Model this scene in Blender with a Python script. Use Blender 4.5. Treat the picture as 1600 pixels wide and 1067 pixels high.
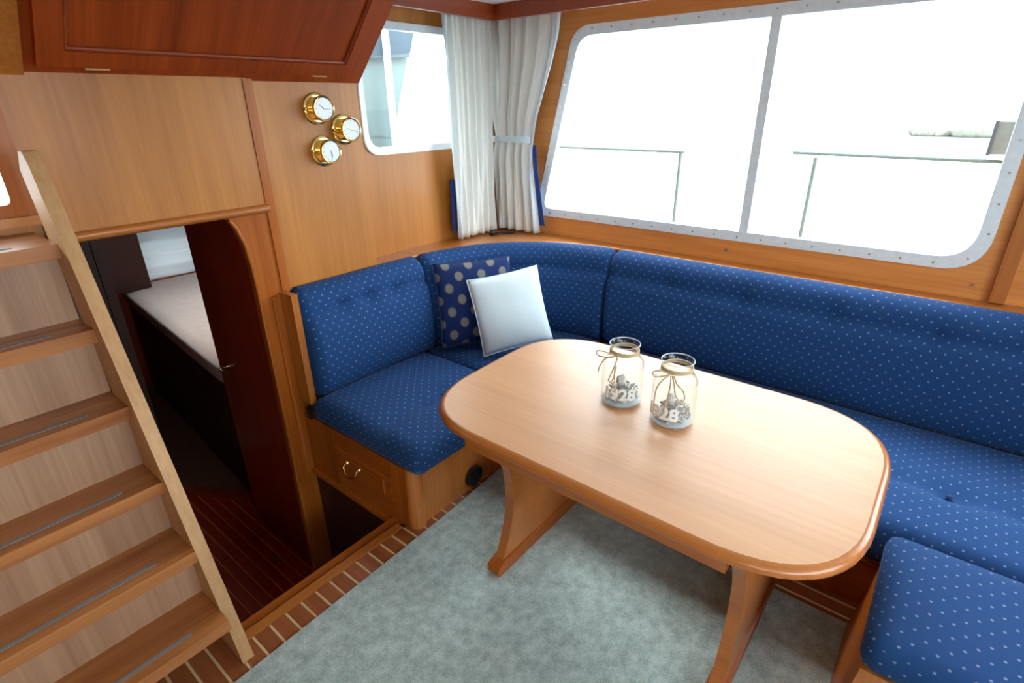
import bpy, bmesh, math, random
from math import sin, cos, pi, radians, sqrt
from mathutils import Vector, Matrix, noise

for o in list(bpy.data.objects):
    bpy.data.objects.remove(o)
SC = bpy.context.scene
COL = SC.collection
rnd = random.Random(7)

# ------------------------------------------------------------------ camera, sky, exposure
def make_camera():
    f, head, pitch, roll = 846.0, radians(39.26), radians(23.65), radians(-0.83)
    F = Vector((cos(head)*cos(pitch), sin(head)*cos(pitch), -sin(pitch)))
    R0 = Vector((sin(head), -cos(head), 0)); U0 = R0.cross(F)
    R = R0*cos(roll) + U0*sin(roll); U = U0*cos(roll) - R0*sin(roll)
    cam = bpy.data.cameras.new('camera'); cam.sensor_width = 36; cam.lens = f*36/1600
    cam.clip_start = 0.02; cam.clip_end = 2000
    o = bpy.data.objects.new('camera', cam); COL.objects.link(o)
    M = Matrix((R, U, -F)).transposed().to_4x4(); M.translation = Vector((0, 0, 1.6))
    o.matrix_world = M
    SC.camera = o
make_camera()

SC.view_settings.view_transform = 'Standard'
SC.view_settings.look = 'None'
SC.view_settings.gamma = 1.0
SC.view_settings.use_curve_mapping = False
SC.view_settings.exposure = 0.12

def make_world():
    w = bpy.data.worlds.new('overcast_sky'); SC.world = w; w.use_nodes = True
    nt = w.node_tree; bg = nt.nodes['Background']
    bg.inputs['Color'].default_value = (0.86, 0.95, 1.0, 1)
    bg.inputs['Strength'].default_value = 8.6
make_world()
sun = bpy.data.lights.new('sun', 'SUN'); sun.energy = 2.6; sun.angle = radians(24); sun.color = (1, .96, .9)
so = bpy.data.objects.new('sun', sun); COL.objects.link(so)
so.rotation_euler = Vector((-0.56, -0.40, -0.72)).to_track_quat('-Z', 'Y').to_euler()
so.location = (9, 7, 12)
SC.cycles.max_bounces = 14
SC.cycles.transparent_max_bounces = 24
SC.cycles.diffuse_bounces = 6
SC.cycles.caustics_reflective = False
SC.cycles.caustics_refractive = False
SC.cycles.sample_clamp_indirect = 8
SC.cycles.use_denoising = True

# ------------------------------------------------------------------ materials
def nodes(name):
    m = bpy.data.materials.new(name); m.use_nodes = True
    nt = m.node_tree; b = nt.nodes['Principled BSDF']
    return m, nt, b
def N(nt, t, **k):
    n = nt.nodes.new(t)
    for a, v in k.items(): setattr(n, a, v)
    return n
def plain(name, col, rough=.5, metal=0.0, coat=0.0, var=.08, scale=30):
    m, nt, b = nodes(name)
    tc = N(nt, 'ShaderNodeTexCoord'); nz = N(nt, 'ShaderNodeTexNoise'); nz.inputs['Scale'].default_value = scale
    nz.inputs['Detail'].default_value = 3
    rp = N(nt, 'ShaderNodeValToRGB')
    rp.color_ramp.elements[0].position = .3; rp.color_ramp.elements[1].position = .7
    rp.color_ramp.elements[0].color = (*[c*(1-var) for c in col], 1)
    rp.color_ramp.elements[1].color = (*[min(1, c*(1+var)) for c in col], 1)
    nt.links.new(tc.outputs['Object'], nz.inputs['Vector']); nt.links.new(nz.outputs['Fac'], rp.inputs['Fac'])
    nt.links.new(rp.outputs['Color'], b.inputs['Base Color'])
    b.inputs['Roughness'].default_value = rough; b.inputs['Metallic'].default_value = metal
    b.inputs['Coat Weight'].default_value = coat; b.inputs['Coat Roughness'].default_value = .12
    return m
def wood(name, dark, light, grain='z', rough=.33, coat=.35, fine=1.0, broad=1.0, tilt=0.0, mix=.42, crough=.18, spec=.5):
    m, nt, b = nodes(name); L = nt.links.new
    tc = N(nt, 'ShaderNodeTexCoord'); oi = N(nt, 'ShaderNodeObjectInfo')
    sh = N(nt, 'ShaderNodeVectorMath', operation='SCALE'); sh.inputs['Scale'].default_value = 3.7
    cmb = N(nt, 'ShaderNodeCombineXYZ')
    for i in 'XYZ': L(oi.outputs['Random'], cmb.inputs[i])
    L(cmb.outputs[0], sh.inputs[0])
    ad = N(nt, 'ShaderNodeVectorMath', operation='ADD')
    ro = N(nt, 'ShaderNodeMapping'); ro.inputs['Rotation'].default_value = (tilt, 0, 0); L(tc.outputs['Object'], ro.inputs['Vector'])
    L(ro.outputs[0], ad.inputs[0]); L(sh.outputs[0], ad.inputs[1])
    def noi(sc, along, detail, dist):
        mp = N(nt, 'ShaderNodeMapping'); s = [sc, sc, sc]; s['xyz'.index(grain)] = along
        mp.inputs['Scale'].default_value = s
        nz = N(nt, 'ShaderNodeTexNoise'); nz.inputs['Scale'].default_value = 1; nz.inputs['Detail'].default_value = detail
        nz.inputs['Distortion'].default_value = dist
        L(ad.outputs[0], mp.inputs['Vector']); L(mp.outputs[0], nz.inputs['Vector']); return nz.outputs['Fac']
    a = noi(11*broad, .7, 3, .6); f = noi(95*fine, 2.2, 4, .2)
    mx = N(nt, 'ShaderNodeMix', data_type='FLOAT'); mx.inputs['Factor'].default_value = mix
    L(a, mx.inputs[2]); L(f, mx.inputs[3])
    rp = N(nt, 'ShaderNodeValToRGB'); e = rp.color_ramp.elements
    e[0].position = .33; e[1].position = .68
    e[0].color = (*dark, 1); e[1].color = (*light, 1)
    L(mx.outputs[0], rp.inputs['Fac']); L(rp.outputs['Color'], b.inputs['Base Color'])
    bp = N(nt, 'ShaderNodeBump'); bp.inputs['Strength'].default_value = .06; bp.inputs['Distance'].default_value = .002
    L(f, bp.inputs['Height']); L(bp.outputs[0], b.inputs['Normal'])
    b.inputs['Roughness'].default_value = rough; b.inputs['Coat Weight'].default_value = coat
    b.inputs['Coat Roughness'].default_value = crough; b.inputs['Specular IOR Level'].default_value = spec
    return m
def dotted(name, base, dot, pitch, rad, var=.5, rough=.85, squash=1.0):
    """woven fabric with staggered dots, laid out in UV metres"""
    m, nt, b = nodes(name); L = nt.links.new
    uv = N(nt, 'ShaderNodeUVMap'); uv.uv_map = 'UVMap'
    sc = N(nt, 'ShaderNodeVectorMath', operation='SCALE'); sc.inputs['Scale'].default_value = 1/pitch
    L(uv.outputs[0], sc.inputs[0])
    def grid(off):
        ad = N(nt, 'ShaderNodeVectorMath', operation='ADD'); ad.inputs[1].default_value = (off, off, 0); L(sc.outputs[0], ad.inputs[0])
        fr = N(nt, 'ShaderNodeVectorMath', operation='FRACTION'); L(ad.outputs[0], fr.inputs[0])
        sb = N(nt, 'ShaderNodeVectorMath', operation='SUBTRACT'); sb.inputs[1].default_value = (.5, .5, 0); L(fr.outputs[0], sb.inputs[0])
        ml = N(nt, 'ShaderNodeVectorMath', operation='MULTIPLY'); ml.inputs[1].default_value = (1, squash, 0); L(sb.outputs[0], ml.inputs[0])
        ln = N(nt, 'ShaderNodeVectorMath', operation='LENGTH'); L(ml.outputs[0], ln.inputs[0]); return ln.outputs['Value']
    mn = N(nt, 'ShaderNodeMath', operation='MINIMUM'); L(grid(0), mn.inputs[0]); L(grid(.5), mn.inputs[1])
    mr = N(nt, 'ShaderNodeMapRange'); mr.interpolation_type = 'SMOOTHSTEP'
    mr.inputs['From Min'].default_value = rad*.75; mr.inputs['From Max'].default_value = rad*1.15
    mr.inputs['To Min'].default_value = 1; mr.inputs['To Max'].default_value = 0
    L(mn.outputs[0], mr.inputs['Value'])
    nz = N(nt, 'ShaderNodeTexNoise'); nz.inputs['Scale'].default_value = 1.3; L(sc.outputs[0], nz.inputs['Vector'])
    rp = N(nt, 'ShaderNodeValToRGB'); e = rp.color_ramp.elements
    e[0].position = .38; e[1].position = .62
    e[0].color = (dot[0]*(1-var*.35), dot[1]*(1-var*.1), dot[2], 1); e[1].color = (dot[0], dot[1]*(1-var*.15), dot[2]*(1-var*.35), 1)
    L(nz.outputs['Fac'], rp.inputs['Fac'])
    nb = N(nt, 'ShaderNodeTexNoise'); nb.inputs['Scale'].default_value = 55; nb.inputs['Detail'].default_value = 3
    L(sc.outputs[0], nb.inputs['Vector'])
    rb = N(nt, 'ShaderNodeValToRGB'); rb.color_ramp.elements[0].color = (*[c*.8 for c in base], 1); rb.color_ramp.elements[1].color = (*[c*1.2 for c in base], 1)
    L(nb.outputs['Fac'], rb.inputs['Fac'])
    mx = N(nt, 'ShaderNodeMix', data_type='RGBA'); L(mr.outputs[0], mx.inputs['Factor'])
    L(rb.outputs['Color'], mx.inputs[6]); L(rp.outputs['Color'], mx.inputs[7])
    L(mx.outputs[2], b.inputs['Base Color'])
    bp = N(nt, 'ShaderNodeBump'); bp.inputs['Strength'].default_value = .25; bp.inputs['Distance'].default_value = .002
    L(nb.outputs['Fac'], bp.inputs['Height']); L(bp.outputs[0], b.inputs['Normal'])
    b.inputs['Roughness'].default_value = rough
    b.inputs['Specular IOR Level'].default_value = .2
    b.inputs['Sheen Weight'].default_value = .10; b.inputs['Sheen Roughness'].default_value = .4
    b.inputs['Sheen Tint'].default_value = (.45, .62, 1, 1)
    return m
def thin_glass(name, tint=(1, 1, 1), refl=.9, ior=1.45):
    m, nt, b = nodes(name); nt.nodes.remove(b); L = nt.links.new
    tr = N(nt, 'ShaderNodeBsdfTransparent'); tr.inputs['Color'].default_value = (*tint, 1)
    gl = N(nt, 'ShaderNodeBsdfGlossy'); gl.inputs['Roughness'].default_value = .03; gl.inputs['Color'].default_value = (refl, refl, refl, 1)
    lw = N(nt, 'ShaderNodeLayerWeight'); lw.inputs['Blend'].default_value = .5
    pw = N(nt, 'ShaderNodeMath', operation='POWER'); pw.inputs[1].default_value = 4.0; L(lw.outputs['Facing'], pw.inputs[0])
    fr = N(nt, 'ShaderNodeMath', operation='MULTIPLY_ADD'); fr.inputs[1].default_value = ior; fr.inputs[2].default_value = .02; L(pw.outputs[0], fr.inputs[0])
    mx = N(nt, 'ShaderNodeMixShader'); L(fr.outputs[0], mx.inputs['Fac']); L(tr.outputs[0], mx.inputs[1]); L(gl.outputs[0], mx.inputs[2])
    L(mx.outputs[0], nt.nodes['Material Output'].inputs['Surface'])
    return m
def cloth(name, col, trans=.35, scale=220):
    m, nt, b = nodes(name); L = nt.links.new
    tl = N(nt, 'ShaderNodeBsdfTranslucent'); tl.inputs['Color'].default_value = (*col, 1)
    tc = N(nt, 'ShaderNodeTexCoord'); nz = N(nt, 'ShaderNodeTexNoise'); nz.inputs['Scale'].default_value = scale
    L(tc.outputs['Object'], nz.inputs['Vector'])
    rp = N(nt, 'ShaderNodeValToRGB'); rp.color_ramp.elements[0].color = (*[c*.88 for c in col], 1); rp.color_ramp.elements[1].color = (*[min(1, c*1.08) for c in col], 1)
    L(nz.outputs['Fac'], rp.inputs['Fac']); L(rp.outputs['Color'], b.inputs['Base Color'])
    b.inputs['Roughness'].default_value = .9
    mx = N(nt, 'ShaderNodeMixShader'); mx.inputs['Fac'].default_value = trans
    L(b.outputs[0], mx.inputs[1]); L(tl.outputs[0], mx.inputs[2]); L(mx.outputs[0], nt.nodes['Material Output'].inputs['Surface'])
    return m

WD, WL = (.34, .100, .016), (.52, .195, .040)
M = {}
for g in 'xyz':
    M['teak_'+g] = wood('teak_'+g, WD, WL, g)
    M['rich_'+g] = wood('rich_teak_'+g, (.28, .064, .007), (.45, .135, .018), g, coat=.06, spec=.3)
M['panel'] = wood('panel_veneer', (.35, .120, .015), (.54, .21, .034), 'z', rough=.42, coat=.10, fine=.7, broad=.8, mix=.33)
M['side_panel'] = wood('glare_panel_veneer', (.56, .205, .042), (.76, .325, .085), 'y', rough=.42, coat=.12)  # panel veneer lightened: glare round the window is put into its colour
M['deep_red'] = wood('deep_red_mahogany', (.20, .013, .0015), (.32, .028, .004), 'z', rough=.5, coat=.08)
M['deep_red_y'] = wood('deep_red_deck', (.30, .020, .003), (.46, .040, .006), 'y', rough=.55, coat=.0, spec=.2)
M['mahogany'] = wood('mahogany', (.20, .024, .003), (.37, .050, .007), 'z', rough=.5, coat=.05)
M['locker_wood'] = wood('shaded_locker_teak', (.20, .028, .003), (.40, .068, .007), 'z', rough=.55, coat=.0, spec=.3, tilt=-.796, fine=.8, broad=1.2)  # the room's teak darkened: shade of the downward slope put in its colour
M['mahogany_x'] = wood('mahogany_x', (.20, .028, .005), (.32, .055, .012), 'x', rough=.4, coat=.15)
M['table'] = wood('table_veneer', (.56, .250, .088), (.66, .325, .130), 'y', rough=.5, coat=.50, broad=.6, crough=.30)
M['table_edge'] = wood('table_edge', (.36, .105, .016), (.52, .18, .036), 'y', rough=.3, coat=.4)
M['tread'] = wood('tread_wood', (.24, .070, .014), (.50, .205, .062), 'x', rough=.38, coat=.15, broad=1.3, mix=.25)
M['riser'] = wood('riser_veneer', (.30, .165, .098), (.48, .295, .185), 'z', rough=.4, coat=.2)
M['stringer'] = wood('stringer_wood', (.40, .205, .080), (.54, .315, .14), 'z', rough=.55, coat=.0)
M['plank'] = wood('deck_plank', (.21, .060, .020), (.36, .115, .040), 'y', rough=.3, coat=.5)
M['holly'] = wood('holly_strip', (.60, .40, .20), (.72, .54, .30), 'y')
M['dark_holly'] = wood('stained_holly_strip', (.60, .15, .04), (.72, .20, .06), 'y', rough=.6, coat=0, spec=.2)
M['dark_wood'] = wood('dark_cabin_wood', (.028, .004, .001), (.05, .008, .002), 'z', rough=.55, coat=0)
M['fabric'] = dotted('blue_dotted_upholstery', (.011, .052, .168), (.17, .23, .36), .046, .076)
M['navy'] = dotted('navy_spotted_linen', (.010, .026, .110), (.21, .20, .185), .122, .185, var=.2, squash=.86)
M['white_linen'] = plain('white_linen', (.74, .88, .93), .9, var=.03, scale=160)
M['piping'] = plain('blue_piping', (.015, .045, .16), .85)
M['alu'] = plain('brushed_aluminium', (.76, .87, .93), .4, .08, var=.05)  # paled aluminium: the window's glare is put into the frame colour
M['white_frame'] = plain('pale_window_frame', (.74, .80, .84), .35, .1, var=.04)
M['brass'] = plain('polished_brass', (.86, .62, .22), .16, 1.0, var=.05)
M['satin_brass'] = plain('satin_brass', (.80, .62, .30), .35, .35)
M['chrome'] = plain('steel', (.55, .55, .55), .25, 1.0)
M['dial'] = plain('dial_face', (.72, .78, .86), .3, coat=.6, var=.02)
M['ink'] = plain('black_print', (.03, .03, .04), .5)
M['rubber'] = plain('black_rubber', (.012, .014, .018), .42)
M['grip'] = plain('grey_grip_strip', (.20, .21, .22), .8, var=.15, scale=300)
M['white_paint'] = plain('white_paint', (.80, .80, .78), .5, var=.02)
M['glass'] = thin_glass('window_glass', (.98, 1, 1), .6, .3)
M['jar'] = thin_glass('jar_glass', (.97, .99, 1), .95, .75)
def milky():
    m, nt, b = nodes('thick_glass'); L = nt.links.new
    b.inputs['Base Color'].default_value = (.80, .90, .95, 1); b.inputs['Roughness'].default_value = .08
    tr = N(nt, 'ShaderNodeBsdfTransparent'); mx = N(nt, 'ShaderNodeMixShader'); mx.inputs['Fac'].default_value = .42
    L(tr.outputs[0], mx.inputs[1]); L(b.outputs[0], mx.inputs[2]); L(mx.outputs[0], nt.nodes['Material Output'].inputs['Surface'])
    return m
M['thick_glass'] = milky()
M['twine'] = plain('jute_twine', (.56, .45, .27), .9, var=.25, scale=400)
M['pebble'] = plain('pale_pebbles', (.55, .51, .46), .7, var=.35, scale=90)
M['letter'] = plain('white_letters', (.85, .88, .86), .6, var=.02)
M['curtain'] = cloth('cream_curtain', (.86, .87, .83), .08)
M['curtain_edge'] = cloth('white_curtain_band', (.84, .92, .97), .5)
M['lining'] = plain('blue_lining', (.015, .05, .24), .8)
M['blind'] = cloth('white_blind', (.72, .75, .76), .42)
M['mattress'] = plain('beige_mattress', (.52, .40, .35), .9, var=.06)
M['carpet_low'] = plain('brown_cabin_carpet', (.16, .075, .035), .95, var=.2, scale=80)
M['teal_shell'] = plain('pale_blue_shell', (.125, .20, .205), .6, var=.03)
M['grey_shell'] = plain('grey_canopy', (.05, .085, .12), .6, var=.12, scale=4)
M['deck_white'] = plain('white_gelcoat', (.80, .84, .86), .4, var=.02)
M['box_grey'] = plain('grey_box', (.13, .19, .215), .5)
M['steel_rail'] = plain('steel_rail', (.10, .17, .18), .6)
def rug_mat():
    m, nt, b = nodes('grey_carpet'); L = nt.links.new
    tc = N(nt, 'ShaderNodeTexCoord')
    a = N(nt, 'ShaderNodeTexNoise'); a.inputs['Scale'].default_value = 26; a.inputs['Detail'].default_value = 5; a.inputs['Roughness'].default_value = .65
    f = N(nt, 'ShaderNodeTexNoise'); f.inputs['Scale'].default_value = 330; f.inputs['Detail'].default_value = 2
    L(tc.outputs['Object'], a.inputs['Vector']); L(tc.outputs['Object'], f.inputs['Vector'])
    mx = N(nt, 'ShaderNodeMix', data_type='FLOAT'); mx.inputs['Factor'].default_value = .45; L(a.outputs['Fac'], mx.inputs[2]); L(f.outputs['Fac'], mx.inputs[3])
    rp = N(nt, 'ShaderNodeValToRGB'); e = rp.color_ramp.elements; e[0].position = .36; e[1].position = .64
    e[0].color = (.25, .31, .297, 1); e[1].color = (.52, .63, .61, 1)
    L(mx.outputs[0], rp.inputs['Fac']); L(rp.outputs['Color'], b.inputs['Base Color'])
    bp = N(nt, 'ShaderNodeBump'); bp.inputs['Strength'].default_value = .6; bp.inputs['Distance'].default_value = .004
    L(f.outputs['Fac'], bp.inputs['Height']); L(bp.outputs[0], b.inputs['Normal']); b.inputs['Roughness'].default_value = .95
    b.inputs['Specular IOR Level'].default_value = .1
    return m
M['rug'] = rug_mat()
def water_mat():
    m, nt, b = nodes('harbour_water')
    tc = N(nt, 'ShaderNodeTexCoord'); nz = N(nt, 'ShaderNodeTexNoise'); nz.inputs['Scale'].default_value = .8; nz.inputs['Detail'].default_value = 4
    bp = N(nt, 'ShaderNodeBump'); bp.inputs['Strength'].default_value = .3
    nt.links.new(tc.outputs['Object'], nz.inputs['Vector']); nt.links.new(nz.outputs['Fac'], bp.inputs['Height']); nt.links.new(bp.outputs[0], b.inputs['Normal'])
    b.inputs['Base Color'].default_value = (.30, .36, .38, 1); b.inputs['Roughness'].default_value = .12
    return m
M['water'] = water_mat()
M['reeds'] = plain('dry_reeds', (.17, .165, .13), .9, var=.3, scale=1.5)

# ------------------------------------------------------------------ mesh helpers
def link(name, me, mat, parent=None, loc=None, smooth=False):
    o = bpy.data.objects.new(name, me); COL.objects.link(o)
    if mat is not None: me.materials.append(mat)
    if smooth:
        for p in me.polygons: p.use_smooth = True
    if parent is not None:
        o.parent = parent
        # children are modelled in world space: shift by the parent's own place
        off = world_loc(parent)
        me.transform(Matrix.Translation(-off))
    return o
def world_loc(o):
    v = Vector((0, 0, 0))
    while o is not None:
        v += o.location; o = o.parent
    return v
def tag(o, label=None, cat=None, group=None, kind=None):
    if label: o['label'] = label
    if cat: o['category'] = cat
    if group: o['group'] = group
    if kind: o['kind'] = kind
    return o
def thing(name, label, cat, loc, group=None):
    o = bpy.data.objects.new(name, None); COL.objects.link(o); o.location = loc
    o.empty_display_size = .1
    return tag(o, label, cat, group)
def struct(name, loc=(0, 0, 0)):
    o = bpy.data.objects.new(name, None); COL.objects.link(o); o.location = loc
    o['kind'] = 'structure'; return o
def finish(bm, name, mat, parent=None, smooth=False, bevel=0, seg=2, angle=True):
    if bevel:
        es = [e for e in bm.edges if len(e.link_faces) == 2 and e.calc_face_angle(0) > radians(35)]
        bmesh.ops.bevel(bm, geom=es, offset=bevel, segments=seg, affect='EDGES', clamp_overlap=True)
    bmesh.ops.recalc_face_normals(bm, faces=bm.faces)
    me = bpy.data.meshes.new(name); bm.to_mesh(me); bm.free()
    o = link(name, me, mat, parent)
    if smooth or bevel:
        for p in me.polygons: p.use_smooth = True
        me.set_sharp_from_angle(angle=radians(32 if not smooth else 50))
    return o
def bm_box(bm, x0, x1, y0, y1, z0, z1):
    vs = [bm.verts.new(p) for p in ((x0,y0,z0),(x1,y0,z0),(x1,y1,z0),(x0,y1,z0),(x0,y0,z1),(x1,y0,z1),(x1,y1,z1),(x0,y1,z1))]
    for f in ((0,3,2,1),(4,5,6,7),(0,1,5,4),(1,2,6,5),(2,3,7,6),(3,0,4,7)): bm.faces.new([vs[i] for i in f])
def box(name, mat, parent, x0, x1, y0, y1, z0, z1, bevel=.003, seg=2):
    bm = bmesh.new(); bm_box(bm, x0, x1, y0, y1, z0, z1)
    return finish(bm, name, mat, parent, bevel=bevel, seg=seg)
def prism(name, mat, parent, poly, to3, h, bevel=0.0, seg=2):
    """poly: 2D outline; to3(u,v,w) -> point; extruded w from 0 to h"""
    bm = bmesh.new()
    a = [bm.verts.new(to3(u, v, 0)) for u, v in poly]; b = [bm.verts.new(to3(u, v, h)) for u, v in poly]
    bm.faces.new(a[::-1]); bm.faces.new(b)
    n = len(poly)
    for i in range(n): bm.faces.new((a[i], a[(i+1) % n], b[(i+1) % n], b[i]))
    return finish(bm, name, mat, parent, bevel=bevel, seg=seg)
def plate(name, mat, parent, outer, holes, to3, h, bevel=0.0):
    """outline with holes, extruded by h"""
    bm = bmesh.new(); loops = []
    for lp in [outer]+holes:
        vs = [bm.verts.new(to3(u, v, 0)) for u, v in lp]; loops.append(vs)
        for i in range(len(vs)): bm.edges.new((vs[i], vs[(i+1) % len(vs)]))
    bmesh.ops.triangle_fill(bm, use_beauty=True, use_dissolve=False, edges=bm.edges[:])
    if h:
        r = bmesh.ops.extrude_face_region(bm, geom=bm.faces[:])
        d = Vector(to3(0, 0, h)) - Vector(to3(0, 0, 0))
        bmesh.ops.translate(bm, verts=[v for v in r['geom'] if isinstance(v, bmesh.types.BMVert)], vec=d)
    return finish(bm, name, mat, parent, bevel=bevel)
def tube_bm(bm, pts, r, n=8, closed=False, cap=True):
    pts = [Vector(p) for p in pts]; m = len(pts); rings = []
    up = Vector((.13, .27, .95)); prev = None
    for i, p in enumerate(pts):
        if closed: t = pts[(i+1) % m] - pts[i-1]
        else: t = pts[min(i+1, m-1)] - pts[max(i-1, 0)]
        t.normalize()
        if prev is None:
            s = t.cross(up)
            if s.length < .05: s = t.cross(Vector((1, 0, 0)))
        else: s = prev - t*prev.dot(t)
        s.normalize(); prev = s.copy(); q = t.cross(s)
        rr = r[i] if isinstance(r, (list, tuple)) else r
        rings.append([bm.verts.new(p + (s*cos(2*pi*k/n) + q*sin(2*pi*k/n))*rr) for k in range(n)])
    for i in range(m if closed else m-1):
        a, b = rings[i], rings[(i+1) % m]
        for k in range(n): bm.faces.new((a[k], a[(k+1) % n], b[(k+1) % n], b[k]))
    if not closed and cap: bm.faces.new(rings[0][::-1]); bm.faces.new(rings[-1])
def tube(name, mat, parent, pts, r, n=8, closed=False):
    bm = bmesh.new(); tube_bm(bm, pts, r, n, closed); return finish(bm, name, mat, parent, smooth=True)
def lathe_bm(bm, prof, c, ax=(0, 0, 1), n=32, close=False):
    """prof: (radius, height along axis)"""
    ax = Vector(ax).normalized(); s = ax.cross(Vector((0, 0, 1)))
    if s.length < .1: s = Vector((1, 0, 0))
    s.normalize(); q = ax.cross(s); c = Vector(c); rings = []
    for r, h in prof:
        if r < 1e-6: rings.append([bm.verts.new(c + ax*h)])
        else: rings.append([bm.verts.new(c + ax*h + (s*cos(2*pi*k/n) + q*sin(2*pi*k/n))*r) for k in range(n)])
    pairs = list(zip(rings, rings[1:])) + ([(rings[-1], rings[0])] if close else [])
    for a, b in pairs:
        for k in range(n):
            k2 = (k+1) % n
            if len(a) == 1 and len(b) == 1: continue
            if len(a) == 1: bm.faces.new((a[0], b[k2], b[k]))
            elif len(b) == 1: bm.faces.new((a[k], a[k2], b[0]))
            else: bm.faces.new((a[k], a[k2], b[k2], b[k]))
def lathe(name, mat, parent, prof, c, ax=(0, 0, 1), n=32, close=False):
    bm = bmesh.new(); lathe_bm(bm, prof, c, ax, n, close); return finish(bm, name, mat, parent, smooth=True)
def rounded(pts, r, n=6):
    """round the corners of a 2D polygon; r: one radius or one per corner"""
    out = []; m = len(pts)
    for i in range(m):
        rr = r[i] if isinstance(r, (list, tuple)) else r
        p = Vector(pts[i]); a = Vector(pts[i-1]) - p; b = Vector(pts[(i+1) % m]) - p
        if rr <= 0: out.append(tuple(p)); continue
        ang = a.angle(b); d = min(rr/math.tan(ang/2), a.length*.49, b.length*.49)
        p0 = p + a.normalized()*d; p1 = p + b.normalized()*d
        for k in range(n+1):
            t = k/n; out.append(tuple(p0*(1-t)**2 + p*2*t*(1-t) + p1*t*t))
    return out
def inset(pts, d):
    """shrink a convex polygon by d"""
    m = len(pts); out = []
    area = sum(pts[i-1][0]*pts[i][1] - pts[i][0]*pts[i-1][1] for i in range(m))
    s = 1 if area > 0 else -1
    ln = []
    for i in range(m):
        p = Vector(pts[i]); q = Vector(pts[(i+1) % m]); t = (q-p).normalized(); nrm = Vector((-t.y, t.x))*s
        ln.append((p + nrm*d, t))
    for i in range(m):
        (p, t), (q, u) = ln[i-1], ln[i]
        den = t.x*u.y - t.y*u.x
        k = ((q.x-p.x)*u.y - (q.y-p.y)*u.x)/den
        out.append((p.x + t.x*k, p.y + t.y*k))
    return out
def box_uv(me):
    uv = me.uv_layers.new(name='UVMap')
    for p in me.polygons:
        n = p.normal; a = max(range(3), key=lambda i: abs(n[i]))
        i, j = ((1, 2), (0, 2), (0, 1))[a]
        for li in p.loop_indices:
            co = me.vertices[me.loops[li].vertex_index].co; uv.data[li].uv = (co[i], co[j])
def wrap_uv(me, z1):
    """cloth pulled over the top: UV metres run on down the sides"""
    uv = me.uv_layers.new(name='UVMap')
    for p in me.polygons:
        n = p.normal
        for li in p.loop_indices:
            co = me.vertices[me.loops[li].vertex_index].co; d = max(0, z1-co.z); u, v = co.x, co.y
            if n.z < .86:
                if abs(n.x) > abs(n.y): u += math.copysign(d, n.x)
                else: v += math.copysign(d, n.y)
            uv.data[li].uv = (u, v)
def cushion(name, mat, parent, x0, x1, y0, y1, z0, z1, r=.03, puff=.018, creases=(), tufts=(), step=.03, plan=None):
    """upholstered slab: rounded edges, swollen top, creases ((x0,y0),(x1,y1)) and button tufts on top"""
    nx = max(6, int((x1-x0)/step)); ny = max(6, int((y1-y0)/step)); nz = 5
    bm = bmesh.new(); V = {}
    def vert(i, j, k):
        key = (i, j, k)
        if key not in V:
            p = Vector((x0+(x1-x0)*i/nx, y0+(y1-y0)*j/ny, z0+(z1-z0)*k/nz))
            q = Vector((min(max(p.x, x0+r), x1-r), min(max(p.y, y0+r), y1-r), min(max(p.z, z0+r), z1-r)))
            d = p-q
            if d.length > 1e-6: p = q + d.normalized()*r*min(1, max(abs(d.x), abs(d.y), abs(d.z))/r)
            u = 2*i/nx-1; v = 2*j/ny-1; w = k/nz
            p.z += puff*w*max(0, (1-u**4)*(1-v**4))
            sx = puff*.35*sin(pi*w)
            if i == 0: p.x -= sx
            if i == nx: p.x += sx
            if j == 0: p.y -= sx
            if j == ny: p.y += sx
            if w > .5:
                for a, b_ in creases:
                    A = Vector(a); B = Vector(b_); P = Vector((p.x, p.y)); t = min(1, max(0, (P-A).dot(B-A)/(B-A).length_squared))
                    dd = (P-(A+(B-A)*t)).length; p.z -= .021*math.exp(-abs(dd/.034)**1.4)*(w-.5)*2
                for tx, ty in tufts:
                    dd = (p.x-tx)**2 + (p.y-ty)**2; p.z -= .018*math.exp(-dd/.0022)*(w-.5)*2
            if plan: p = plan(p)
            V[key] = bm.verts.new(p)
        return V[key]
    def quad(*k): bm.faces.new([vert(*q) for q in k])
    for i in range(nx):
        for j in range(ny):
            quad((i,j,0),(i,j+1,0),(i+1,j+1,0),(i+1,j,0)); quad((i,j,nz),(i+1,j,nz),(i+1,j+1,nz),(i,j+1,nz))
    for k in range(nz):
        for i in range(nx): quad((i,0,k),(i+1,0,k),(i+1,0,k+1),(i,0,k+1)); quad((i,ny,k),(i,ny,k+1),(i+1,ny,k+1),(i+1,ny,k))
        for j in range(ny): quad((0,j,k),(0,j,k+1),(0,j+1,k+1),(0,j+1,k)); quad((nx,j,k),(nx,j+1,k),(nx,j+1,k+1),(nx,j,k+1))
    bmesh.ops.recalc_face_normals(bm, faces=bm.faces)
    me = bpy.data.meshes.new(name); bm.to_mesh(me); bm.free(); wrap_uv(me, z1)
    return link(name, me, mat, parent, smooth=True)
def catmull(pts, per=10):
    P = [Vector(p) for p in pts]; out = []
    for i in range(len(P)-1):
        a, b, c, d = P[max(i-1, 0)], P[i], P[i+1], P[min(i+2, len(P)-1)]
        for k in range(per):
            t = k/per
            out.append(.5*((2*b) + (c-a)*t + (2*a-5*b+4*c-d)*t*t + (3*b-a-3*c+d)*t**3))
    out.append(P[-1]); return out

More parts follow.
